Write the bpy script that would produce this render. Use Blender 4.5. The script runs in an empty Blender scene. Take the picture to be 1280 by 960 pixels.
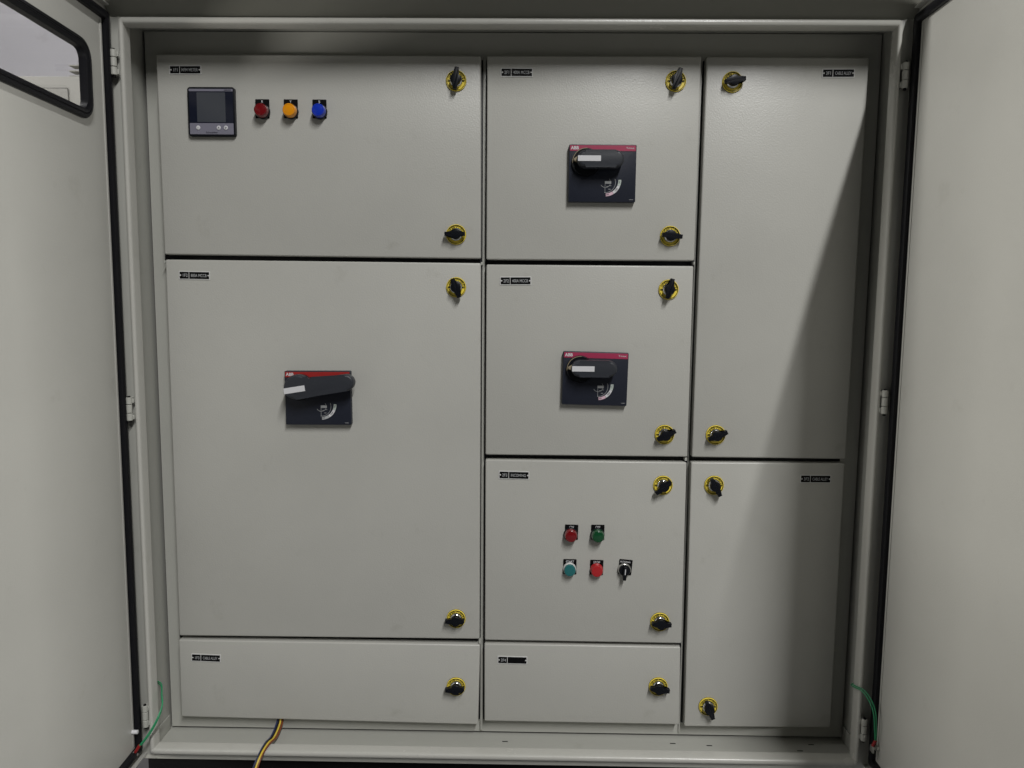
import bpy, bmesh, math, random
from mathutils import Vector, Matrix
random.seed(7)
SC = bpy.context.scene
COL = SC.collection
PI = math.pi

# ------------------------------------------------------------------ materials
def mat(name, col, rough=.5, metal=0., coat=0., bump=None, spec=.5, emit=None, tint=0.):
    m = bpy.data.materials.new(name); m.use_nodes = True
    nt = m.node_tree; b = nt.nodes['Principled BSDF']
    b.inputs['Base Color'].default_value = (*col, 1)
    b.inputs['Roughness'].default_value = rough
    b.inputs['Metallic'].default_value = metal
    b.inputs['Coat Weight'].default_value = coat
    b.inputs['Specular IOR Level'].default_value = spec
    if tint:
        tc = nt.nodes.new('ShaderNodeTexCoord')
        n = nt.nodes.new('ShaderNodeTexNoise'); n.inputs['Scale'].default_value = 3.5; n.inputs['Detail'].default_value = 6
        nt.links.new(tc.outputs['Object'], n.inputs['Vector'])
        r = nt.nodes.new('ShaderNodeValToRGB')
        r.color_ramp.elements[0].position = .3; r.color_ramp.elements[1].position = .72
        r.color_ramp.elements[0].color = (*[c*(1-tint) for c in col], 1)
        r.color_ramp.elements[1].color = (*[min(1, c*(1+tint)) for c in col], 1)
        nt.links.new(n.outputs['Fac'], r.inputs['Fac'])
        # slight batch difference from sheet to sheet, plus faint grubby smudges
        oi = nt.nodes.new('ShaderNodeObjectInfo'); hs = nt.nodes.new('ShaderNodeHueSaturation'); vr = nt.nodes.new('ShaderNodeMapRange')
        vr.inputs['To Min'].default_value = .975; vr.inputs['To Max'].default_value = 1.02
        nt.links.new(oi.outputs['Random'], vr.inputs['Value']); nt.links.new(vr.outputs['Result'], hs.inputs['Value']); nt.links.new(r.outputs['Color'], hs.inputs['Color'])
        sm = nt.nodes.new('ShaderNodeTexNoise'); sm.inputs['Scale'].default_value = 11; sm.inputs['Detail'].default_value = 8; sm.inputs['Roughness'].default_value = .72
        nt.links.new(tc.outputs['Object'], sm.inputs['Vector'])
        sr = nt.nodes.new('ShaderNodeMapRange'); sr.inputs['From Min'].default_value = .60; sr.inputs['From Max'].default_value = .74; sr.inputs['To Max'].default_value = .30
        nt.links.new(sm.outputs['Fac'], sr.inputs['Value'])
        mxc = nt.nodes.new('ShaderNodeMix'); mxc.data_type = 'RGBA'; mxc.inputs[7].default_value = (col[0]*.62, col[1]*.60, col[2]*.55, 1)
        nt.links.new(sr.outputs['Result'], mxc.inputs[0]); nt.links.new(hs.outputs['Color'], mxc.inputs[6]); nt.links.new(mxc.outputs[2], b.inputs['Base Color'])
        # uneven gloss: handled and wiped patches
        n2 = nt.nodes.new('ShaderNodeTexNoise'); n2.inputs['Scale'].default_value = 9; n2.inputs['Detail'].default_value = 4
        nt.links.new(tc.outputs['Object'], n2.inputs['Vector'])
        mr = nt.nodes.new('ShaderNodeMapRange'); mr.inputs['To Min'].default_value = rough-.06; mr.inputs['To Max'].default_value = rough+.08
        nt.links.new(n2.outputs['Fac'], mr.inputs['Value']); nt.links.new(mr.outputs['Result'], b.inputs['Roughness'])
    if bump:
        sc, st = bump
        tc = nt.nodes.new('ShaderNodeTexCoord')
        n = nt.nodes.new('ShaderNodeTexNoise'); n.inputs['Scale'].default_value = sc; n.inputs['Detail'].default_value = 3
        nt.links.new(tc.outputs['Object'], n.inputs['Vector'])
        bp = nt.nodes.new('ShaderNodeBump'); bp.inputs['Strength'].default_value = st; bp.inputs['Distance'].default_value = .001
        nt.links.new(n.outputs['Fac'], bp.inputs['Height'])
        n3 = nt.nodes.new('ShaderNodeTexNoise'); n3.inputs['Scale'].default_value = 5; n3.inputs['Detail'].default_value = 1
        nt.links.new(tc.outputs['Object'], n3.inputs['Vector'])
        bp2 = nt.nodes.new('ShaderNodeBump'); bp2.inputs['Strength'].default_value = .35; bp2.inputs['Distance'].default_value = .004
        nt.links.new(n3.outputs['Fac'], bp2.inputs['Height']); nt.links.new(bp.outputs['Normal'], bp2.inputs['Normal'])
        nt.links.new(bp2.outputs['Normal'], b.inputs['Normal'])
    if emit:
        b.inputs['Emission Color'].default_value = (*emit, 1); b.inputs['Emission Strength'].default_value = 1
    return m
M = {}
M['paint'] = mat('pebble_grey_enamel', (.458, .454, .422), .34, bump=(330, .34), tint=.04)
M['rim_paint'] = mat('glossy_rim_enamel', (.47, .465, .43), .24, bump=(300, .25), tint=.03)
M['paint_in'] = mat('enclosure_grey_enamel', (.42, .42, .385), .34, bump=(420, .22), tint=.04)
M['roof'] = mat('shade_dark_flange_paint', (.18, .18, .155), .45, tint=.05)  # grey darkened to stand in for the shade under the flange
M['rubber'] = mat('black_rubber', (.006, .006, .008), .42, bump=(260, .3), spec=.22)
M['black'] = mat('black_plastic', (.005, .006, .009), .34, spec=.22)
M['matt_black'] = mat('matt_black_board', (.0035, .0035, .004), .5, spec=.12)
M['navy'] = mat('charcoal_blue_plastic', (.016, .019, .031), .42, bump=(600, .25), spec=.3)
M['grip'] = mat('grip_grey_plastic', (.030, .033, .041), .40, bump=(600, .25), spec=.35)
M['magenta'] = mat('crimson_band', (.36, .030, .085), .4)
M['redband'] = mat('red_band', (.34, .020, .018), .4)
M['white'] = mat('white_print', (.64, .64, .66), .5)
M['dimwhite'] = mat('grey_print', (.42, .43, .44), .5)
M['pale_green'] = mat('pale_green_print', (.52, .58, .54), .5)
M['pink'] = mat('pink_print', (.66, .46, .54), .5)
M['plate_edge'] = mat('light_metal_edge', (.62, .62, .61), .45)
M['alu'] = mat('brushed_aluminium', (.62, .62, .62), .38, metal=.75)
M['zinc'] = mat('zinc_plate', (.55, .55, .52), .3, metal=.8)
M['chrome'] = mat('chrome', (.72, .72, .72), .16, metal=1.)
M['yellow'] = mat('yellow_enamel', (.92, .72, .085), .36)
M['dkyellow'] = mat('worn_brass_edge', (.30, .22, .07), .35, metal=.4)
M['tan'] = mat('tan_marker', (.28, .23, .15), .45)
M['gasket_in'] = M['rubber']
M['screen'] = mat('screen_glass', (.010, .012, .024), .12, spec=.3)
M['lcd'] = mat('lcd_grey', (.055, .060, .072), .2)
M['lilac'] = mat('lilac_grey_plastic', (.19, .185, .235), .4)
M['red'] = mat('red_lens', (.17, .003, .006), .22, coat=.3)
M['amber'] = mat('amber_lens', (.80, .30, .004), .22, coat=.3)
M['blue'] = mat('blue_lens', (.006, .035, .46), .22, coat=.3)
M['green'] = mat('green_lens', (.003, .062, .020), .22, coat=.3)
M['teal'] = mat('teal_button', (.014, .14, .145), .3, coat=.2)
M['redbtn'] = mat('red_button', (.42, .014, .018), .3, coat=.2)
M['wgreen'] = mat('green_insulation', (.03, .30, .13), .32)
M['wyellow'] = mat('yellow_insulation', (.72, .52, .06), .34)
M['wblue'] = mat('blue_insulation', (.03, .045, .13), .34)
M['wblack'] = mat('black_insulation', (.012, .012, .014), .34)
M['wbrown'] = mat('brown_insulation', (.20, .055, .02), .34)
M['wred'] = mat('red_insulation', (.28, .012, .012), .38)
M['wall'] = mat('lilac_grey_wall', (.345, .338, .358), .8, tint=.02)
M['beige'] = mat('beige_panel', (.225, .220, .198), .6, tint=.02)
M['steel_dark'] = mat('black_base_steel', (.003, .003, .0035), .5, spec=.15)
M['concrete'] = mat('floor_concrete', (.09, .09, .095), .6, tint=.2)
g = bpy.data.materials.new('clear_acrylic'); g.use_nodes = True
nt = g.node_tree; nt.nodes.clear()
o_ = nt.nodes.new('ShaderNodeOutputMaterial'); mx = nt.nodes.new('ShaderNodeMixShader')
tr = nt.nodes.new('ShaderNodeBsdfTransparent'); gl = nt.nodes.new('ShaderNodeBsdfGlossy'); fr = nt.nodes.new('ShaderNodeFresnel')
tr.inputs['Color'].default_value = (.95, .95, .96, 1); gl.inputs['Roughness'].default_value = .03; fr.inputs['IOR'].default_value = 1.45
ge = nt.nodes.new('ShaderNodeNewGeometry'); sb = nt.nodes.new('ShaderNodeMath'); sb.operation = 'SUBTRACT'; sb.use_clamp = True
nt.links.new(fr.outputs[0], sb.inputs[0]); nt.links.new(ge.outputs['Backfacing'], sb.inputs[1])   # only the entry face reflects
nt.links.new(sb.outputs[0], mx.inputs[0]); nt.links.new(tr.outputs[0], mx.inputs[1]); nt.links.new(gl.outputs[0], mx.inputs[2]); nt.links.new(mx.outputs[0], o_.inputs[0])
M['glass'] = g

# ------------------------------------------------------------------ helpers
def finish(me, angle=35):
    for p in me.polygons: p.use_smooth = True
    me.set_sharp_from_angle(angle=math.radians(angle))

def part(name, bm, m, parent=None, smooth=True):
    bmesh.ops.recalc_face_normals(bm, faces=bm.faces)
    me = bpy.data.meshes.new(name); bm.to_mesh(me); bm.free()
    me.materials.append(M[m])
    if smooth: finish(me)
    o = bpy.data.objects.new(name, me); COL.objects.link(o)
    if parent is not None: o.parent = parent
    return o

def thing(name, label, cat, loc=(0, 0, 0), group=None, rz=0.):
    o = bpy.data.objects.new(name, None); COL.objects.link(o)
    o.empty_display_size = .05
    o.location = loc; o.rotation_euler = (0, 0, rz); o['label'] = label; o['category'] = cat; o['kind'] = 'thing'
    if group: o['group'] = group
    return o

def box(bm, x0, x1, y0, y1, z0, z1, bev=0., seg=2):
    vs = [bm.verts.new((x, y, z)) for x in (x0, x1) for y in (y0, y1) for z in (z0, z1)]
    fs = [(0, 1, 3, 2), (4, 6, 7, 5), (0, 4, 5, 1), (2, 3, 7, 6), (0, 2, 6, 4), (1, 5, 7, 3)]
    F = [bm.faces.new([vs[i] for i in f]) for f in fs]
    if bev:
        es = list({e for f in F for e in f.edges})
        bmesh.ops.bevel(bm, geom=es, offset=bev, segments=seg, profile=.6, affect='EDGES')
    return bm

def prism(bm, pts, y0, y1, bev=0., seg=3, sides=True, bside=None):
    """outline pts (x,z) extruded from y0 (front) to y1 (back); the front edge rounded"""
    n = len(pts)
    f = [bm.verts.new((p[0], y0, p[1])) for p in pts]; b = [bm.verts.new((p[0], y1, p[1])) for p in pts]
    ff = bm.faces.new(f); bm.faces.new(b[::-1])
    for i in range(n): bm.faces.new((f[i], f[(i+1) % n], b[(i+1) % n], b[i]))
    if bev:
        es = list(ff.edges)
        if sides: es += [e for v in f for e in v.link_edges if e not in es]
        bmesh.ops.bevel(bm, geom=list(set(es)), offset=bev, segments=seg, profile=.5, affect='EDGES')
    return bm

def rrect(x0, x1, z0, z1, r, n=6):
    out = []
    for cx, cz, a0 in ((x1-r, z1-r, 0), (x0+r, z1-r, 90), (x0+r, z0+r, 180), (x1-r, z0+r, 270)):
        for k in range(n+1):
            a = math.radians(a0+90*k/n); out.append((cx+r*math.cos(a), cz+r*math.sin(a)))
    return out

def lathe(bm, prof, cx=0, cz=0, n=40):
    """profile (r, y) revolved round the Y axis through (cx, cz)"""
    rings = []
    for r, y in prof:
        if r < 1e-6: rings.append([bm.verts.new((cx, y, cz))])
        else: rings.append([bm.verts.new((cx+r*math.cos(2*PI*k/n), y, cz+r*math.sin(2*PI*k/n))) for k in range(n)])
    for a, b in zip(rings, rings[1:]):
        for k in range(n):
            if len(a) == 1 and len(b) == 1: continue
            if len(a) == 1: bm.faces.new((a[0], b[k], b[(k+1) % n]))
            elif len(b) == 1: bm.faces.new((a[k], a[(k+1) % n], b[0]))
            else: bm.faces.new((a[k], a[(k+1) % n], b[(k+1) % n], b[k]))
    return bm

def rot_in_plane(bm, deg, cx=0, cz=0, verts=None):
    bmesh.ops.rotate(bm, cent=(cx, 0, cz), matrix=Matrix.Rotation(-math.radians(deg), 3, 'Y'), verts=verts or bm.verts[:])

def zcyl(bm, x, y, z0, z1, r, n=20, bev=.0):
    prof = [(0, z0), (r-bev, z0), (r, z0+bev), (r, z1-bev), (r-bev, z1), (0, z1)] if bev else [(0, z0), (r, z0), (r, z1), (0, z1)]
    rings = []
    for rr, z in prof:
        rings.append([bm.verts.new((x, y, z))] if rr < 1e-6 else [bm.verts.new((x+rr*math.cos(2*PI*k/n), y+rr*math.sin(2*PI*k/n), z)) for k in range(n)])
    for a, b in zip(rings, rings[1:]):
        for k in range(n):
            if len(a) == 1: bm.faces.new((a[0], b[k], b[(k+1) % n]))
            elif len(b) == 1: bm.faces.new((a[k], a[(k+1) % n], b[0]))
            else: bm.faces.new((a[k], a[(k+1) % n], b[(k+1) % n], b[k]))
    return bm

def arcband(bm, cx, cz, r0, r1, a0, a1, y0, y1, n=24):
    """flat band of an annulus, a0..a1 degrees, thickness y0..y1"""
    pts = [(cx+r1*math.cos(math.radians(a0+(a1-a0)*k/n)), cz+r1*math.sin(math.radians(a0+(a1-a0)*k/n))) for k in range(n+1)]
    pin = [(cx+r0*math.cos(math.radians(a0+(a1-a0)*k/n)), cz+r0*math.sin(math.radians(a0+(a1-a0)*k/n))) for k in range(n+1)]
    for k in range(n):
        q = [pts[k], pts[k+1], pin[k+1], pin[k]]
        f = [bm.verts.new((p[0], y0, p[1])) for p in q]; b = [bm.verts.new((p[0], y1, p[1])) for p in q]
        bm.faces.new(f); bm.faces.new(b[::-1])
        for i in (0, 2): bm.faces.new((f[i], f[(i+1) % 4], b[(i+1) % 4], b[i]))
        if k == 0: bm.faces.new((f[3], f[0], b[0], b[3]))
        if k == n-1: bm.faces.new((f[1], f[2], b[2], b[1]))
    return bm

def catmull(P, n=8):
    P = [Vector(p) for p in P]; Q = [2*P[0]-P[1]]+P+[2*P[-1]-P[-2]]; out = []
    for i in range(1, len(Q)-2):
        for k in range(n):
            t = k/n; a, b, c, d = Q[i-1:i+3]
            out.append(.5*((2*b)+(c-a)*t+(2*a-5*b+4*c-d)*t*t+(3*b-a-3*c+d)*t**3))
    out.append(P[-1]); return out

def tube(bm, pts, r, n=12):
    rings = []
    up = Vector((.3, .2, 1)).normalized()
    for i, p in enumerate(pts):
        d = (pts[min(i+1, len(pts)-1)]-pts[max(i-1, 0)]).normalized()
        u = up-d*up.dot(d)
        u = u.normalized() if u.length > 1e-4 else Vector((1, 0, 0))
        up = u; v = d.cross(u)
        rings.append([bm.verts.new(p+r*(math.cos(2*PI*k/n)*u+math.sin(2*PI*k/n)*v)) for k in range(n)])
    for a, b in zip(rings, rings[1:]):
        for k in range(n): bm.faces.new((a[k], a[(k+1) % n], b[(k+1) % n], b[k]))
    bm.faces.new(rings[0][::-1]); bm.faces.new(rings[-1]); return bm

_tc = {}
def text_mesh(bm, s, x, z, size, y, depth=.0003, sx=1., align='CENTER', rot=0., bold=0.):
    """lettering standing in the XZ plane, facing -Y, centred on (x, z)"""
    key = (s, bold, align)
    if key not in _tc:
        cu = bpy.data.curves.new('t', 'FONT'); cu.body = s; cu.size = 1; cu.align_x = align; cu.align_y = 'CENTER'; cu.offset = bold
        cu.resolution_u = 3
        ob = bpy.data.objects.new('t', cu); COL.objects.link(ob)
        dg = bpy.context.evaluated_depsgraph_get(); me = bpy.data.meshes.new_from_object(ob.evaluated_get(dg))
        _tc[key] = ([v.co.copy() for v in me.vertices], [list(p.vertices) for p in me.polygons])
        bpy.data.objects.remove(ob); bpy.data.curves.remove(cu); bpy.data.meshes.remove(me)
    V, F = _tc[key]; c, s_ = math.cos(math.radians(rot)), math.sin(math.radians(rot))
    vs = []
    for v in V:
        a, b = v.x*size*sx, v.y*size
        vs.append(bm.verts.new((x+a*c-b*s_, y, z+a*s_+b*c)))
    for f in F:
        try: bm.faces.new([vs[i] for i in f])
        except ValueError: pass
    return bm
def flat_text(name, items, m, parent):
    bm = bmesh.new()
    for it in items: text_mesh(bm, **it)
    me = bpy.data.meshes.new(name)
    for f in bm.faces:
        f.normal_update()
        if f.normal.y > 0: f.normal_flip()
    bm.to_mesh(me); bm.free(); me.materials.append(M[m])
    o = bpy.data.objects.new(name, me); COL.objects.link(o); o.parent = parent
    return o
NB = bmesh.new
K = 1.0192      # recessed door layout scaled about the camera onto a plane set further back

# ------------------------------------------------------------------ the enclosure
XL, XR, ZT, ZB = -.7885, .7245, .550, -.9620          # inner walls
FRY = .115                                        # plane of the mounting frame behind the doors
cab = thing('switchgear_cabinet', 'large pebble grey steel electrical enclosure standing open, with recessed frame round the compartment doors', 'electrical cabinet', (-.03, .2, -1.10))
L0 = Vector(cab.location)
def cpart(name, bm, m, parent=cab):
    if parent is cab: bmesh.ops.translate(bm, vec=-L0, verts=bm.verts[:])
    else: bmesh.ops.translate(bm, vec=-L0, verts=bm.verts[:])
    return part(name, bm, m, parent)
bm = NB()
box(bm, XL-.002, XL, .026, .40, ZB-.002, ZT+.002)
box(bm, XR, XR+.002, .026, .40, ZB-.002, ZT+.002)
box(bm, XL, XR, .026, .40, ZT, ZT+.002)
box(bm, XL-.024, XR+.024, .032, .402, .559, .5612)          # outer roof sheet
box(bm, XL-.024, XL-.022, .032, .402, -.968, .559)
box(bm, XR+.022, XR+.024, .032, .402, -.968, .559)
box(bm, XL-.024, XR+.024, .402, .404, -.968, .559)
cpart('shell', bm, 'paint_in')
bm = NB(); box(bm, XL, XR, .0262, .40, ZB-.002, ZB)
tray = cpart('floor_tray', bm, 'paint_in')
for (x, y) in ((.419, .082), (.340, .088), (.612, .068), (.645, .092), (-.03, .085)):
    bm = NB(); prism(bm, [(x-.006, 0), (x+.006, 0), (x+.006, .0006), (x-.006, .0006)], y-.0012, y+.0012)
    bmesh.ops.translate(bm, vec=(0, 0, ZB), verts=bm.verts[:]); cpart('drain_slot', bm, 'matt_black', tray)
# front flange outside the gutter rim
bm = NB()
x0, x1, z0, z1 = -.802, .736, -.9695, .5395
box(bm, x0, -.770, .012, .030, z0, z1, .002); box(bm, .704, x1, .012, .030, z0, z1, .002)
box(bm, -.7702, .7042, .0122, .0298, .530, .5395, .0015); box(bm, -.7702, .7042, .0122, .0298, z0, -.946, .0015)
cpart('front_flange', bm, 'paint_in')
# gutter rim, swept round the opening
outer = (-.7772, .7087, -.9530, .5366); inner = (-.7688, .7003, -.9412, .5240)
prof = [(0, .0125), (0, .0035), (.10, .0012), (.30, .0002), (.55, .0), (.78, .0008), (.94, .0028), (1., .006), (1., .0275), (.86, .0275), (.80, .0262)]
bm = NB(); rings = []
for u, y in prof:
    a, b, c, d = [o+(i-o)*u for o, i in zip(outer, inner)]
    pts = rrect(a, b, c, d, .0055*(1-u)+.0012, 4)
    rings.append([bm.verts.new((p[0], y, p[1])) for p in pts])
for r0, r1 in zip(rings, rings[1:]):
    n = len(r0)
    for k in range(n): bm.faces.new((r0[k], r0[(k+1) % n], r1[(k+1) % n], r1[k]))
cpart('gutter_rim', bm, 'rim_paint')
# rim weld beads in the corners
for (x, z) in ((-.7715, -.9452), (.7030, -.9450)):
    bm = NB(); lathe(bm, [(0, -.0022), (.0028, -.0014), (.0042, .0006), (.0042, .003)], x, z, 14); cpart('weld_bead', bm, 'paint')
# mounting frame
bm = NB()
box(bm, XL+.0058, XR-.0035, FRY, FRY+.003, ZB+.0058, ZT-.002)
mf = cpart('mounting_frame', bm, 'paint_in')
for (xa, xb, ya) in ((-.0862, -.0806, .1085), (.3562, .3598, .1110)):
    bm = NB(); box(bm, xa, xb, ya, FRY-.0005, -.950, .4950, .001); cpart('mullion', bm, 'paint_in', mf)
for (xa, xb, z) in ((-.742, -.094, .0875), (-.742, -.094, -.7225), (-.0715, .3410, .0832), (-.0715, .3410, -.3197), (-.0715, .3410, -.7224), (.3600, .6690, -.3199)):  # black rubber strips added behind the doors to darken the row gaps
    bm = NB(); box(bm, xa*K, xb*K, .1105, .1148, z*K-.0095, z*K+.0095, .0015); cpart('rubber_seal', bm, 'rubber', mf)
for (xa, xb, z0, z1) in ((-.0960, -.0866, -.925, .493), (-.0796, -.0700, -.925, .493), (.3450, .3555, -.925, .493), (.3605, .3700, -.925, .493)):  # upright strips, added to blacken the gaps between columns
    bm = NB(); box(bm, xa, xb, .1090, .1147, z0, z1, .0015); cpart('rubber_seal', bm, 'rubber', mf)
# little welded stops in the gaps between the doors
for (x, z, w) in ((-.0850, .0800, .004), (.3425, -.3200, .005), (-.0857, -.7245, .005), (.3460, .0840, .003), (-.7345, .0780, .003)):
    bm = NB(); x *= K; z *= K; box(bm, x-w/2, x+w/2, .0925, .1145, z-.0032, z+.0032, .001); cpart('door_stop', bm, 'paint_in', mf)
# corner bracket strips low on the side walls
for (xa, xb) in ((XL, XL+.0035), (XR-.0035, XR)):
    bm = NB(); box(bm, xa+.0002, xb-.0002, .034, .1135, ZB+.0002, ZB+.034, .001); cpart('corner_bracket', bm, 'paint_in')
# outward-flared flange above the rim, and the roof; shade put into its dark colour
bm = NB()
pr_ = [(.0118, .5400), (-.050, .5800), (-.051, .5840), (.42, .5840), (.42, .5620), (.0118, .5620)]  # flare lengthened to deepen the shadow in the recess below
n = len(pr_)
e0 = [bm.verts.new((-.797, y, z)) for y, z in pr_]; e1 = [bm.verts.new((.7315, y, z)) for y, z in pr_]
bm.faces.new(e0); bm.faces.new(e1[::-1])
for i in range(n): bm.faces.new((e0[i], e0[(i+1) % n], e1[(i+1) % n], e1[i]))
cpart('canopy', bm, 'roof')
# plinth
bm = NB(); box(bm, -.80, .734, .035, .40, -1.10, -.9702, .003)
cpart('plinth', bm, 'steel_dark')
# hinges
for (x, z) in ((-.7866, .451), (-.7862, -.217), (-.7815, -.8655), (.7162, .434), (.7150, -.187), (.7135, -.8695)):
    s = -1 if x < 0 else 1
    bm = NB()
    for (a, b) in ((-.0235, -.0088), (-.0078, .0088), (.0098, .0235)):
        zcyl(bm, x, -.003, z+a, z+b, .0058, 20, .0008)
    box(bm, x-.003 if s > 0 else x-.002, x+.002 if s > 0 else x+.003, -.002, .0125, z+.011, z+.0225, .0005)
    box(bm, x-.003 if s > 0 else x-.002, x+.002 if s > 0 else x+.003, -.002, .0125, z-.0225, z-.010, .0005)
    # leaf reaching over to the rim
    box(bm, min(x, x-s*.0085), max(x, x-s*.0085), -.0015, .0015, z+.012, z+.021, .0004)
    box(bm, min(x, x-s*.0085), max(x, x-s*.0085), -.0015, .0015, z-.021, z-.012, .0004)
    h = cpart('hinge', bm, 'paint_in')
    bm = NB(); zcyl(bm, x, -.003, z-.0275, z+.0262, .0030, 12, .0006)
    cpart('hinge_pin', bm, 'matt_black', h)

# ------------------------------------------------------------------ compartment doors
DY = .090
DOORS = {  # door, latch, plate and device positions back-projected from image pixels, then baked
 'meter':[(-0.7351, 0.4864), (-0.0883, 0.4861), (-0.0868, 0.0898), (-0.7331, 0.0931)],
 'main':[(-0.7318, 0.083), (-0.0868, 0.0809), (-0.0859, -0.7158), (-0.7331, -0.7182)],
 'low_left':[(-0.7349, -0.7275), (-0.0848, -0.7286), (-0.0883, -0.9095), (-0.7357, -0.9023)],
 'feeder_up':[(-0.0760, 0.4862), (0.3461, 0.4872), (0.3455, 0.0889), (-0.0757, 0.0879)],
 'feeder_low':[(-0.0754, 0.0783), (0.3443, 0.0785), (0.345, -0.3143), (-0.0753, -0.3146)],
 'control':[(-0.0752, -0.3247), (0.344, -0.3257), (0.3458, -0.7189), (-0.0746, -0.718)],
 'low_mid':[(-0.0754, -0.7258), (0.3441, -0.7268), (0.3465, -0.9019), (-0.0745, -0.901)],
 'alley_up':[(0.3562, 0.4865), (0.6741, 0.4857), (0.6717, -0.3147), (0.3541, -0.3146)],
 'alley_low':[(0.3533, -0.3252), (0.6705, -0.3238), (0.6713, -0.9035), (0.3577, -0.9059)]}
LATCH = {
 'meter':[(-0.1372, 0.4375, 84), (-0.1369, 0.1375, 180)],
 'main':[(-0.1368, 0.0317, -70), (-0.136, -0.6703, 182)],
 'low_left':[(-0.1359, -0.8225, 184)],
 'feeder_up':[(0.2966, 0.4388, 72), (0.2948, 0.1376, -6)],
 'feeder_low':[(0.2949, 0.0306, 76), (0.2957, -0.2674, 26)],
 'control':[(0.2956, -0.3745, 222), (0.2977, -0.6708, -3)],
 'low_mid':[(0.2985, -0.8153, -8)],
 'alley_up':[(0.4081, 0.4378, 8), (0.4012, -0.267, 22)],
 'alley_low':[(0.4018, -0.3732, -62), (0.4069, -0.8586, -68)]}
PLATE = {'meter': (-0.6766, 0.456, '1F1', 'MFM METER'), 'main': (-0.6725, 0.0511, '1F2', '800A MCCB'), 'low_left': (-0.6763, -0.7668, '1F3', 'CABLE ALLEY'),
 'feeder_up': (-0.0172, 0.4542, '2F1', '400A MCCB'), 'feeder_low': (-0.0157, 0.0457, '2F2', '400A MCCB'), 'control': (-0.0153, -0.3569, '2F3', 'INCOMING'),
 'low_mid': (-0.015, -0.7612, '2F4', ''), 'alley_up': (0.615, 0.4556, '3F1', 'CABLE ALLEY'), 'alley_low': (0.6116, -0.3573, '3F2', 'CABLE ALLEY')}
PTILT = {'meter': .3, 'main': -.6, 'low_left': -1.6, 'feeder_up': .0, 'feeder_low': .6, 'control': -.8, 'low_mid': -.6, 'alley_up': .4, 'alley_low': .2}
LABELS = {
 'meter': 'wide grey compartment door with square digital meter and red, amber and blue lamps',
 'main': 'tallest wide grey compartment door carrying one breaker handle under a red band',
 'low_left': 'low wide grey compartment door at bottom left with one yellow latch',
 'feeder_up': 'grey compartment door at top centre with crimson banded breaker handle',
 'feeder_low': 'grey compartment door in the middle column, second from top, with crimson banded breaker handle',
 'control': 'grey compartment door with red, green and teal push buttons and black selector switch',
 'low_mid': 'small low grey compartment door below the push button door, nameplate half blank',
 'alley_up': 'tall narrow plain grey compartment door at top right, crossed by a slanting shadow',
 'alley_low': 'narrow plain grey compartment door at bottom right, in shade along its right side'}

def latch(parent, x, z, ang):
    bm = NB()   # yellow escutcheon disc with a raised edge
    lathe(bm, [(.0092, -.0012), (.0185, -.0018), (.0188, -.0034), (.0198, -.0036), (.0206, -.0026), (.0206, .0)], x, z, 48)
    e = part('latch', bm, 'yellow', parent)
    bm = NB()
    lathe(bm, [(.0182, -.0019), (.0183, -.0037), (.0192, -.0040), (.0192, -.0030)], x, z, 48)
    lathe(bm, [(.0203, -.0012), (.0209, -.0010), (.0209, -.0002), (.0203, -.0002)], x, z, 48)
    arcband(bm, x-.0152, z, .0009, .0019, 0, 360, -.0027, -.0016, 12); arcband(bm, x+.0152, z, .0009, .0019, 0, 360, -.0027, -.0016, 12)
    part('outline', bm, 'matt_black', e)
    items = []
    for word, mid, in (('OPEN', 128), ('CLOSE', 50)):
        n = len(word)
        for i, ch in enumerate(word):
            a = mid-(i-(n-1)/2)*15.5
            items.append(dict(s=ch, x=x+.0150*math.cos(math.radians(a)), z=z+.0150*math.sin(math.radians(a)), size=.0058, y=-.0027, rot=a-90, bold=.012))
    flat_text('lettering', items, 'matt_black', e)
    bm = NB(); lathe(bm, [(.0136, -.0012), (.0136, -.0030), (.0122, -.0062), (.0094, -.0082), (0, -.0088)], x, z, 32)
    part('hub', bm, 'chrome', e)
    bm = NB()   # wing grip: round boss, long and short wing
    pts = []
    def arc(cx, cz, r, a0, a1, n):
        for k in range(n+1):
            a = math.radians(a0+(a1-a0)*k/n); pts.append((cx+r*math.cos(a), cz+r*math.sin(a)))
    pts += [(.0218, -.0042), (.0226, -.0036), (.0226, .0036), (.0218, .0042), (.0150, .0036)]
    arc(0, 0, .0108, 26, 154, 10)
    pts += [(-.0140, .0036), (-.0180, .0042), (-.0188, .0034), (-.0188, -.0034), (-.0180, -.0042), (-.0140, -.0036)]
    arc(0, 0, .0108, 206, 334, 10)
    pts += [(.0150, -.0036)]
    prism(bm, [(p[0]+x, p[1]+z) for p in pts], -.0190, -.0086, .0014, 3)
    rot_in_plane(bm, ang, x, z)
    part('wing_grip', bm, 'black', e)

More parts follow.
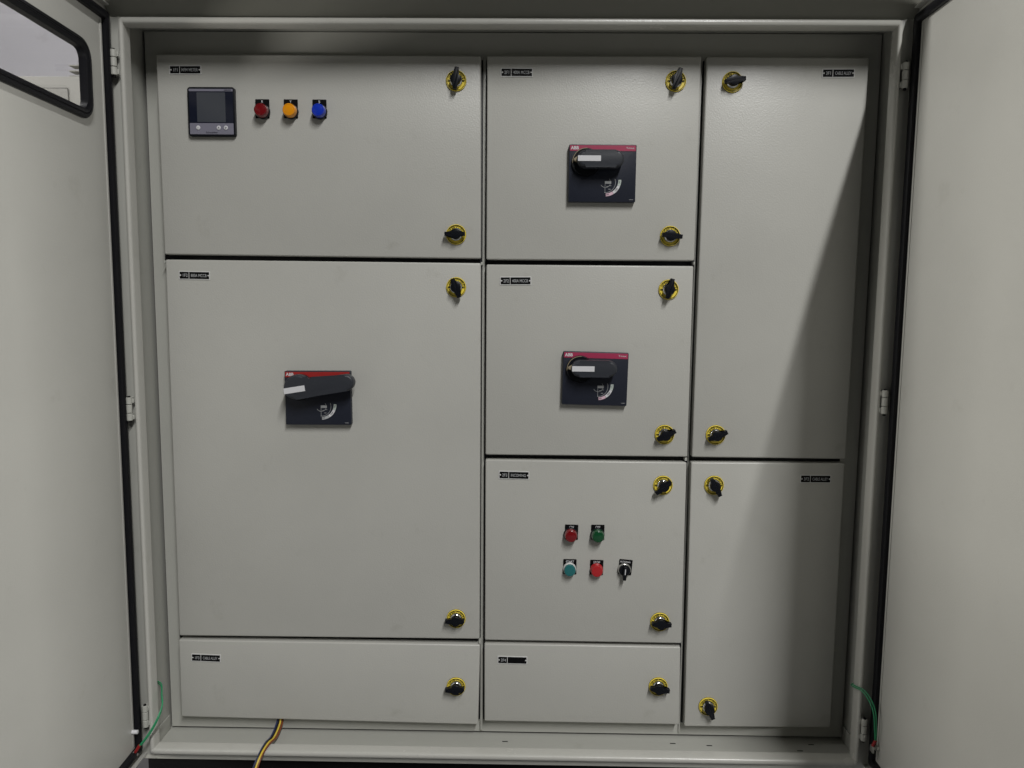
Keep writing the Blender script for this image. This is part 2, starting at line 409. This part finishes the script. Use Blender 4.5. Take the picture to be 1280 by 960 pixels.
def nameplate(parent, x, z, t1, t2, tilt):
    w, h = .0325, .0088
    bm = NB(); prism(bm, rrect(x-w, x+w, z-h, z+h, .0008, 2), -.0012, 0, .0002, 1); rot_in_plane(bm, tilt, x, z)
    p = part('nameplate', bm, 'plate_edge', parent)
    bm = NB(); prism(bm, rrect(x-w+.0017, x+w-.0017, z-h+.0017, z+h-.0017, .0004, 1), -.0015, -.0010); rot_in_plane(bm, tilt, x, z)
    part('black_field', bm, 'matt_black', p)
    bm = NB(); box(bm, x-w+.0208, x-w+.0218, -.00175, -.0012, z-h+.001, z+h-.001); rot_in_plane(bm, tilt, x, z); part('rule', bm, 'plate_edge', p)
    for sg in (-1, 1):
        bm = NB(); lathe(bm, [(0, -.0024), (.0014, -.0019), (.0018, -.0012)], x+sg*(w-.0034), z, 10); rot_in_plane(bm, tilt, x, z); part('rivet', bm, 'plate_edge', p)
    c, s_ = math.cos(math.radians(tilt)), math.sin(math.radians(tilt))
    flat_text('number', [dict(s=t1, x=x-.0196*c, z=z-.0196*s_-.0004, size=.0092, y=-.0018, sx=.84, rot=tilt, bold=.004)], 'dimwhite', p)
    if t2:
        k = min(1., 9.4/len(t2))
        flat_text('caption', [dict(s=t2, x=x+.0092*c, z=z+.0092*s_-.0004, size=.0088, y=-.0018, sx=.72*k, rot=tilt, bold=.002)], 'dimwhite', p)

def lamp(parent, x, z, colr, word, kind, px=None, pz=None, tilt=0.):
    """x,z: axis of the head; kind lamp / push / selector"""
    px = x if px is None else px; top = pz
    bm = NB(); prism(bm, rrect(px-.0142, px+.0142, z-.0125, top, .0012, 3), -.0018, 0, .0003, 1)
    if tilt: rot_in_plane(bm, tilt, px, z)
    nm = {'lamp': 'indicator_lamp', 'push': 'push_button', 'selector': 'selector_switch'}[kind]
    p = part(nm, bm, 'matt_black', parent)
    flat_text('legend', [dict(s=word, x=px, z=top-.0050, size=.0066 if len(word) < 6 else .0052, y=-.0021, sx=.9 if len(word) < 6 else .8, rot=tilt, bold=.012)], 'white', p)
    bz = 'zinc' if kind == 'push' else colr+'_b'
    r_ = .0150 if kind == 'lamp' else .0139
    bm = NB(); lathe(bm, [(r_, -.0018), (r_, -.0062), (r_-.0008, -.0080), (r_-.0016, -.0084), (r_-.0018, -.0070), (.0, -.0070)], x, z, 40)
    part('bezel', bm, {'lamp': 'black', 'push': 'plate_edge' if colr == 'teal' else colr, 'selector': 'zinc'}[kind], p)
    if kind == 'lamp':
        bm = NB(); lathe(bm, [(.0120, -.0072), (.0136, -.0086), (.0134, -.0165), (.0124, -.0200), (.0106, -.0214), (.0100, -.0208), (.0060, -.0216), (0, -.0219)], x, z, 44)
        part('lens', bm, colr, p)
    elif kind == 'push':
        bm = NB(); lathe(bm, [(.0121, -.0072), (.0124, -.0145), (.0114, -.0165), (.0088, -.0170), (0, -.0164)], x, z, 44)
        part('button_cap', bm, colr, p)
    else:
        bm = NB(); lathe(bm, [(.0119, -.0072), (.0119, -.0120), (.0108, -.0132), (0, -.0132)], x, z, 36)
        part('rotor', bm, 'black', p)
        bm = NB(); prism(bm, [(x-.0036, z+.0098), (x+.0036, z+.0098), (x+.0042, z), (x+.0034, z-.0192), (x-.0034, z-.0192), (x-.0042, z)], -.0205, -.0125, .0012, 2)
        rot_in_plane(bm, -4, x, z); part('lever', bm, 'black', p)
        bm = NB(); box(bm, x-.0009, x+.0009, -.0210, -.0204, z-.0060, z+.0060); rot_in_plane(bm, -4, x, z); part('pointer_line', bm, 'white', p)

def breaker(parent, x0, x1, z0, z1, kind, tilt, disc, ang):
    """square faceplate x0..x1, z0..z1; disc = axis of the rotary grip"""
    D = .0140; cx, cz = (x0+x1)/2, (z0+z1)/2
    bm = NB(); prism(bm, rrect(x0, x1, z0, z1, .0022, 3), -D, 0, .0012, 2); rot_in_plane(bm, tilt, cx, cz)
    p = part('breaker_handle', bm, 'navy', parent)
    band = 'redband' if kind == 'long' else 'magenta'
    bm = NB(); box(bm, x0+.0015, x1-.0015, -D-.0006, -D+.001, z1-.0130, z1-.0018, .0003, 1); rot_in_plane(bm, tilt, cx, cz)
    part('colour_band', bm, band, p)
    c, s_ = math.cos(math.radians(tilt)), math.sin(math.radians(tilt))
    def R(x, z): return cx+(x-cx)*c-(z-cz)*s_, cz+(x-cx)*s_+(z-cz)*c
    a, b = R(x0+.0115, z1-.0072); its = [dict(s='ABB', x=a, z=b, size=.0088, y=-D-.0009, rot=tilt, bold=.03)]
    if kind == 'short':
        a, b = R(x1-.0130, z1-.0070); flat_text('type_lettering', [dict(s='Tmax', x=a, z=b, size=.0052, y=-D-.0009, rot=tilt, sx=1.4)], 'white', p)
    flat_text('lettering', its, 'white', p)
    # position dial lower right
    gx, gz = R(x0+.0745, z0+.0430) if kind == 'short' else R(x0+.0760, z0+.0430)
    y0, y1 = -D-.0007, -D+.0005
    bm = NB(); arcband(bm, gx, gz, .0262, .0318, -88, -58, y0, y1, 8); part('dial_off_sector', bm, 'pink' if kind == 'short' else 'dimwhite', p)
    bm = NB(); arcband(bm, gx, gz, .0262, .0318, -57, -22, y0, y1, 8); part('dial_trip_sector', bm, 'white', p)
    bm = NB(); arcband(bm, gx, gz, .0262, .0318, -21, 2, y0, y1, 8); part('dial_on_sector', bm, 'pale_green', p)
    bm = NB()
    for r, a0, a1 in ((.0200, -95, 20), (.0100, -150, 40)): arcband(bm, gx, gz-.004, r, r+.0006, a0, a1, y0, y1, 16)
    box(bm, gx-.0010, gx-.0004, y0, y1, gz-.024, gz-.002); box(bm, gx+.002, gx+.0075, y0, y1, gz-.0125, gz-.0117); box(bm, gx+.006, gx+.0105, y0, y1, gz-.0180, gz-.0172)
    box(bm, gx+.0075, gx+.0120, y0, y1, gz-.0110, gz-.0102)
    part('dial_lines', bm, 'dimwhite', p)
    bm = NB(); box(bm, x1-.0125, x1-.0045, y0, y1, z0+.0045, z0+.0051); part('small_print', bm, 'dimwhite', p)
    bm = NB(); box(bm, gx-.0012, gx+.0115, y0-.0003, y1, gz-.0068, gz-.0016); part('dial_window', bm, 'dimwhite', p)
    flat_text('dial_lettering', [dict(s='OFF', x=gx+.0040, z=gz-.0287, size=.0042, y=y0-.0003, rot=4), dict(s='TRIP', x=gx+.0222, z=gz-.0188, size=.0042, y=y0-.0003, rot=50), dict(s='ON', x=gx+.0287, z=gz-.0040, size=.0042, y=y0-.0003, rot=82)], 'matt_black', p)
    dx, dz = disc
    if kind == 'short':
        bm = NB(); lathe(bm, [(.0285, -D+.001), (.0285, -.0200), (.0265, -.0240), (.0, -.0240)], dx-.001, dz-.003, 48); part('rotor', bm, 'black', p)
        bm = NB(); arcband(bm, dx-.001, dz-.003, .0264, .0276, 85, 185, -.0246, -.0225, 24); part('rotor_edge_line', bm, 'tan', p)
        bm = NB(); prism(bm, [(dx-.0265, dz+.0020), (dx-.0175, dz+.0075), (dx-.0175, dz-.0050), (dx-.0255, dz-.0020)], -.0330, -.0235, .0006, 1); part('pointer', bm, 'tan', p)
        a0, a1, r = dx-.0030, dx+.0560, .0172
        pts = [(a1+r*math.cos(math.radians(t)), dz+r*math.sin(math.radians(t))) for t in range(-90, 91, 12)]+[(a0+r*math.cos(math.radians(t)), dz+r*math.sin(math.radians(t))) for t in range(90, 271, 12)]
        bm = NB(); prism(bm, pts, -.0460, -.0240, .0060, 5, sides=False); rot_in_plane(bm, ang, dx, dz); gp = part('grip', bm, 'grip', p)
        bm = NB(); box(bm, dx-.0190, dx+.0265, -.0466, -.0440, dz-.0055, dz+.0055, .0003, 1); rot_in_plane(bm, ang, dx, dz); part('grip_tag', bm, 'white', p)
    else:
        bm = NB(); lathe(bm, [(.0270, -D+.001), (.0270, -.0300), (.0, -.0300)], dx, dz, 48); part('rotor', bm, 'black', p)
        pts = []
        r1, r2, Lg = .0285, .0172, .1005
        a1 = 34
        for t in range(-int(90-0), 91, 12): pts.append((Lg+r2*math.cos(math.radians(t)), r2*math.sin(math.radians(t))-.002))
        pts.append((.034, .0150)); pts.append((.0275, .0165))
        for t in range(42, 271, 12): pts.append((r1*math.cos(math.radians(t)), r1*math.sin(math.radians(t))*(.80 if t > 180 else 1)))
        pts.append((.006, -.0225)); pts.append((.040, -.0205))
        bm = NB(); prism(bm, [(dx+q[0], dz+q[1]) for q in pts], -.0480, -.0290, .0050, 4, sides=False); rot_in_plane(bm, ang, dx, dz); part('grip', bm, 'grip', p)
        bm = NB(); box(bm, dx-.0275, dx+.0165, -.0487, -.0460, dz-.0075, dz+.0045, .0003, 1); rot_in_plane(bm, ang+1, dx, dz); part('grip_tag', bm, 'white', p)

for key, q in DOORS.items():
    q = [(a*K, b*K) for a, b in q]
    cx = sum(p[0] for p in q)/4; cz = sum(p[1] for p in q)/4
    t = thing('compartment_door', LABELS[key], 'cabinet door', (cx, DY, min(p[1] for p in q)), 'compartment doors inside the enclosure')
    oz = min(p[1] for p in q)
    loc = lambda x, z: (x*K-cx, z*K-oz)
    bm = NB(); prism(bm, [(p[0]-cx, p[1]-oz) for p in q][::-1], 0, .0225, .0032, 4)
    part('panel', bm, 'paint', t)
    for (x, z, a) in LATCH[key]: latch(t, *loc(x, z), a)
    x, z, t1, t2 = PLATE[key]; nameplate(t, *loc(x, z), t1, t2, PTILT[key])
    if key == 'meter':
        mx_, mz_ = loc(-.6240, .3739)
        W2 = .0480
        bm = NB(); prism(bm, rrect(mx_-W2, mx_+W2, mz_-W2-.0003, mz_+W2+.0003, .0045, 5), -.0085, 0, .0015, 2)
        p = part('digital_meter', bm, 'black', t)
        I = W2-.0034
        bm = NB(); prism(bm, rrect(mx_-I, mx_+I, mz_+.0400, mz_+I, .0010, 2), -.0089, -.0080); part('top_strip', bm, 'lilac', p)
        bm = NB(); prism(bm, rrect(mx_-I, mx_+I, mz_-.0222, mz_+.0396, .0006, 1), -.0088, -.0080); part('screen', bm, 'screen', p)
        bm = NB(); prism(bm, rrect(mx_-.0290, mx_+.0290, mz_-.0205, mz_+.0380, .0006, 1), -.0090, -.0084); part('display', bm, 'lcd', p)
        bm = NB(); prism(bm, rrect(mx_-I, mx_+I, mz_-I, mz_-.0226, .0010, 2), -.0089, -.0080); part('keypad', bm, 'lilac', p)
        for dx_, sym in ((-.0275, '-'), (.0145, '^'), (.0290, 'v')):
            bm = NB(); lathe(bm, [(.0042, -.0085), (.0042, -.0098), (.0036, -.0104), (0, -.0104)], mx_+dx_, mz_-.0318, 24); b_ = part('key', bm, 'white', p)
            flat_text('key_symbol', [dict(s=sym, x=mx_+dx_, z=mz_-.0318-(.0015 if sym == '^' else 0), size=.0075, y=-.0107, bold=.02)], 'navy', b_)
        flat_text('lettering', [dict(s='Schneider', x=mx_, z=mz_-.0412, size=.0048, y=-.0092, sx=1.3, bold=.01), ], 'navy', p)
        flat_text('type_lettering', [dict(s='EM6400', x=mx_+.0340, z=mz_+.0421, size=.0036, y=-.0092, sx=1.2, bold=.01)], 'navy', p)
        for (x, z, px, c, wd) in ((-.5229, .3758, -.5243, 'red', 'R'), (-.4663, .3760, -.4673, 'amber', 'Y'), (-.4086, .3760, -.4099, 'blue', 'B')):
            a, b = loc(x, z); lamp(t, a, b, c, wd, 'lamp', loc(px, 0)[0], loc(0, .4002)[1])
    if key == 'control':
        for (x, z, px, pz, c, wd, k, tl) in ((.1049, -.4812, .1067, -.4615, 'red', 'ON', 'lamp', -1), (.1613, -.4812, .1620, -.4610, 'green', 'OFF', 'lamp', 0),
            (.1040, -.5565, .1046, -.5364, 'teal', 'START', 'push', 0), (.1609, -.5572, .1611, -.5372, 'redbtn', 'STOP', 'push', -1), (.2193, -.5560, .2213, -.5355, 'black', 'AUTO/MAN', 'selector', -5)):
            a, b = loc(x, z); lamp(t, a, b, c, wd, k, loc(px, 0)[0], loc(0, pz)[1], tl)
    if key == 'feeder_up': a = loc(.0880, .2025); b = loc(.2212, .3140); breaker(t, a[0], b[0], a[1], b[1], 'short', 0, loc(.1222, .2815), 0)
    if key == 'feeder_low': a = loc(.0822, -.2060); b = loc(.2150, -.0970); breaker(t, a[0], b[0], a[1], b[1], 'short', -1.0, loc(.1180, -.1290), 0)
    if key == 'main': a = loc(-.4880, -.2530); b = loc(-.3525, -.1415); breaker(t, a[0], b[0], a[1], b[1], 'long', .5, loc(-.4535, -.1745), 8.5)

# ------------------------------------------------------------------ the two outer doors, swung open
def outer_door(side):
    s = 1 if side == 'L' else -1
    hx = -.8005 if side == 'L' else .7355
    th = math.radians(-88.0 if side == 'L' else -92.0)
    t = thing('outer_door', 'grey outer cabinet door with a framed window, swung open on the left' if side == 'L' else 'plain grey outer cabinet door swung open on the right', 'cabinet door', (hx, 0, -.957), 'outer doors of the enclosure', th)
    Z = .957; W = .742; zt = .5555+Z; zb = 0.
    def ybox(bm, t0, t1, a, b, z0, z1, bev=0., seg=2):
        lo, hi = sorted((s*a, s*b)); box(bm, t0, t1, lo, hi, z0, z1, bev, seg)
    win = (.070, .600, .3245+Z, .4665+Z)
    bm = NB()
    if side == 'L':
        a, b, c, d = win; k = .0125
        vt = [-.012, a+k, b-k, W]; vz = [zb, c+k, d-k, zt]
        for yy in (0., -.0018):
            g_ = [[bm.verts.new((x_, s*yy, z_)) for z_ in vz] for x_ in vt]
            for i in range(3):
                for j in range(3):
                    if i == 1 and j == 1: continue
                    bm.faces.new((g_[i][j], g_[i+1][j], g_[i+1][j+1], g_[i][j+1]))
    else:
        ybox(bm, -.012, W, -.0018, 0, zb, zt)
    ybox(bm, -.012, W, 0.0001, .013, zt-.0022, zt, .0008); ybox(bm, -.012, W, 0.0001, .013, zb, zb+.0022, .0008); ybox(bm, W-.0022, W, 0.0001, .013, zb+.0022, zt-.0022, .0008)
    # shallow pressed bead just inside the seal
    ybox(bm, .0185, .0245, 0.0001, .0016, zb+.034, zt-.032, .0007)
    part('panel', bm, 'paint', t)
    bm = NB()
    g0, g1, gz0, gz1 = .0, W-.014, zb+.0125, zt-.0125; gw = .0158
    pr = [(0, 0), (0, .0078), (.14, .0096), (.5, .0104), (.86, .0096), (1, .0078), (1, 0)]
    rings = []
    for u, y in pr:
        w_ = gw*u; pts = rrect(g0+w_, g1-w_, gz0+w_, gz1-w_, .006*(1-u)+.0008, 4)
        rings.append([bm.verts.new((p[0], s*y, p[1])) for p in pts])
    for r0, r1 in zip(rings, rings[1:]):
        n = len(r0)
        for k in range(n): bm.faces.new((r0[k], r0[(k+1) % n], r1[(k+1) % n], r1[k]))
    part('rubber_seal', bm, 'rubber', t)
    if side == 'L':
        a, b, c, d = win
        bm = NB(); pr = [(0, .0), (0, .0045), (.0025, .0075), (.0070, .0086), (.0085, .0070), (.0100, .0086), (.0145, .0080), (.0180, .0050), (.0185, -.0030), (.0185, -.008), (0, -.008), (0, -.0019)]
        rings = []
        for w_, y in pr:
            pts = rrect(a+w_, b-w_, c+w_, d-w_, .034-w_*.9, 8)
            rings.append([bm.verts.new((p[0], s*y, p[1])) for p in pts])
        for r0, r1 in zip(rings, rings[1:]):
            n = len(r0)
            for k in range(n): bm.faces.new((r0[k], r0[(k+1) % n], r1[(k+1) % n], r1[k]))
        wf = part('window_trim', bm, 'rubber', t)
        bm = NB(); prism(bm, rrect(a+.0165, b-.0165, c+.0165, d-.0165, .018, 6), -.0035, -.0005); part('pane', bm, 'glass', wf)
        # earthing stud on its small pad
        bm = NB(); lathe(bm, [(0, .0125), (.0042, .0115), (.0045, .0), (.0048, 0)], 0, 0, 14)
        bmesh.ops.translate(bm, vec=(.0235, 0, -.889+Z), verts=bm.verts[:]); part('earth_stud', bm, 'white', t)
        bm = NB(); lathe(bm, [(0, .011), (.0030, .011), (.0030, .004), (.0058, .004), (.0058, .0)], 0, 0, 6)
        bmesh.ops.translate(bm, vec=(.026, 0, -.937+Z), verts=bm.verts[:]); part('earth_bolt', bm, 'zinc', t)
    else:
        bm = NB(); lathe(bm, [(0, -.016), (.0030, -.016), (.0030, -.006), (.0058, -.006), (.0058, .0)], 0, 0, 6)
        bmesh.ops.translate(bm, vec=(.0265, 0, -.896+Z), verts=bm.verts[:]); part('earth_bolt', bm, 'zinc', t)
    return t
outer_door('L'); outer_door('R')

# ------------------------------------------------------------------ wires
def wire_thing(name, label, cat, org, strands, group=None):
    t = thing(name, label, cat, org, group); o = Vector(org)
    for nm, path, r, m in strands:
        bm = NB(); tube(bm, [p-o for p in catmull(path)], r); part(nm, bm, m, t)
    return t
LW = [(-.7890, .070, -.8270), (-.7740, .056, -.8265), (-.7590, .026, -.8330), (-0.7475, .002, -0.8440), (-0.7497, -0.015, -0.8615), (-0.759, -0.025, -0.8821), (-0.7723, -0.03, -0.902), (-0.7820, -0.03, -0.9140)]
LE = [(-.7820, -.03, -.9140), (-.7880, -.0305, -.9235), (-.7915, -.0300, -.9290)]
lw = wire_thing('earth_wire', 'green earth wire looping from the cabinet side to the left outer door', 'wire', (-.7775, .056, -.8185),
    [('insulation', LW, .0014, 'wgreen'), ('second_strand', [(p[0]-.002, p[1]+.002, p[2]-.0045-.004*math.sin(i/7*PI)) for i, p in enumerate(LW)], .0012, 'wgreen'), ('red_sleeve', LE, .0031, 'wred')], 'green earth wires between the enclosure and its outer doors')
bm = NB(); o = Vector((-.7775, .056, -.8185)); box(bm, -.7960, -.7925, -.0330, -.0215, -.9400, -.9285, .0005)
bmesh.ops.translate(bm, vec=-o, verts=bm.verts[:]); part('lug', bm, 'zinc', lw)
RW = [(.7240, .060, -.8050), (.7050, .042, -.7925), (0.6950, 0.012, -0.7815), (0.7057, -0.012, -0.7805), (0.7150, -0.026, -0.7953), (0.7200, -0.034, -0.8152), (0.7230, -0.034, -0.844), (.7262, -.030, -.8720), (.7265, -.028, -.8790)]
RW2 = [(p[0]-.0012-.003*math.sin(i/8*PI), p[1], p[2]-.002) for i, p in enumerate(RW)]
rw = wire_thing('earth_wire', 'doubled green earth wire looping from the cabinet side to the right outer door', 'wire', (.7105, .05, -.799),
    [('insulation', RW, .0012, 'wgreen'), ('second_strand', RW2, .0012, 'wgreen'), ('red_sleeve', [(.7262, -.029, -.8770), (.7235, -.0275, -.8850), (.7215, -.027, -.8915)], .0030, 'wred')], 'green earth wires between the enclosure and its outer doors')
bm = NB(); o = Vector((.7105, .05, -.799)); box(bm, .7190, .7225, -.0330, -.0205, -.9030, -.8900, .0005)
bmesh.ops.translate(bm, vec=-o, verts=bm.verts[:]); part('lug', bm, 'zinc', rw)
CB = [(-.534, .113, -.912), (-.5325, .098, -.934), (-.5325, .058, -.9430), (-.5335, .022, -.9355), (-.5362, -.008, -.9385), (-.5415, -.028, -.9555), (-.5485, -.042, -.985), (-.5555, -.048, -1.03), (-.560, -.050, -1.095)]
def off(P, dx, dy, dz, k=0): return [(p[0]+dx*(1+k*math.sin(i*1.1)), p[1]+dy, p[2]+dz) for i, p in enumerate(P)]
wire_thing('power_cable', 'bundle of yellow, brown, blue and black wires hanging out under the bottom left compartment door', 'cable', (-.534, .113, -.912),
    [('yellow_wire', off(CB, .0010, -.0028, .001, .25), .0019, 'wyellow'), ('black_wire', off(CB, -.0030, 0, .001, .2), .0019, 'wblack'),
     ('blue_wire', off(CB, -.0058, .001, 0, .2), .0018, 'wblue'), ('brown_wire', off(CB, .0034, .0010, -.0020, .4), .0021, 'wbrown')])

# ------------------------------------------------------------------ what shows round the enclosure
def struct(name, bm, m):
    o = part(name, bm, m); o['kind'] = 'structure'; return o
bm = NB(); box(bm, -4, 4, -3.2, 2.6, -1.14, -1.10); struct('floor', bm, 'concrete')
bm = NB(); box(bm, -4, 4, 1.60, 1.66, -1.10, 3.2); struct('wall', bm, 'wall')
nb = thing('reflection_cabinet', 'beige cabinet standing in for the hazy reflection in the window of the left outer door', 'cabinet', (-1.45, .15, -1.10))  # cabinet added to stand in for a hazy reflection in the pane
o = Vector(nb.location)
def npart(name, bm, m, par):
    bmesh.ops.translate(bm, vec=-o, verts=bm.verts[:]); return part(name, bm, m, par)
bm = NB(); box(bm, -2.6, -.95, .505, 1.1, -1.10, .5695, .003); body = npart('body', bm, 'beige', nb)
bm = NB(); box(bm, -2.50, -1.175, .5036, .5049, -1.0, .540, .002); npart('front_panel', bm, 'beige', nb)
bm = NB()
for z in (.5775, .5900, .6040): box(bm, -1.185, -.95, .53, .56, z-.0014, z+.0014)
npart('reflection_lines', bm, 'beige', nb)  # bars modelled for the faint reflected lines in the pane

# ------------------------------------------------------------------ lamps, world, camera
def area(name, loc, target, sx, sy, power, col, rz=None):
    l = bpy.data.lights.new(name, 'AREA'); l.shape = 'RECTANGLE'; l.size = sx; l.size_y = sy; l.energy = power; l.color = col
    ob = bpy.data.objects.new(name, l); COL.objects.link(ob); ob.location = loc
    d = Vector(target)-Vector(loc); ob.rotation_euler = d.to_track_quat('-Z', 'Y').to_euler()
    return ob
area('ceiling_tube', (1.45, -4.85, 4.0), (1.45, -4.849, 0), .085, 4.0, 450, (1.0, .995, .98))
area('left_low_fill', (-3.0, -1.65, -.60), (.7, -.3, .7), .5, .4, 36, (1.0, .965, .89))  # fill added low on the left to brighten the open right door
area('left_high_fill', (-2.3, -.16, 1.85), (-.5, .2, .4), .35, .6, 62, (1.0, .985, .95))  # high fill placed to brighten the window view and right door top
area('right_fill', (3.0, -1.65, .12), (-.7, -.3, .75), .5, .5, 66, (1.0, .985, .95))  # fill added on the right to brighten the open left door
w = bpy.data.worlds.new('World'); SC.world = w; w.use_nodes = True
bg = w.node_tree.nodes['Background']; bg.inputs[0].default_value = (.86, .88, .80, 1); bg.inputs[1].default_value = .042

cam = bpy.data.cameras.new('camera'); co = bpy.data.objects.new('camera', cam); COL.objects.link(co)
Rm = Matrix(((0.99985522, 0.01452422, 0.00886519), (-0.01034679, 0.10533443, 0.99438303), (-0.01350882, 0.99433078, -0.10546946)))
right, up, fwd = Rm[0], Rm[1], Rm[2]
mw = Matrix(((right[0], up[0], -fwd[0], 0), (right[1], up[1], -fwd[1], 0), (right[2], up[2], -fwd[2], 0), (0, 0, 0, 1)))
mw.translation = Vector((0, -1.5, 0)); co.matrix_world = mw
cam.sensor_width = 36; cam.lens = 36*950/1280; cam.clip_start = .05; cam.clip_end = 60
SC.camera = co
SC.render.resolution_x = 1024; SC.render.resolution_y = 768
vs = SC.view_settings; vs.view_transform = 'Standard'; vs.look = 'None'; vs.exposure = 0; vs.gamma = 1
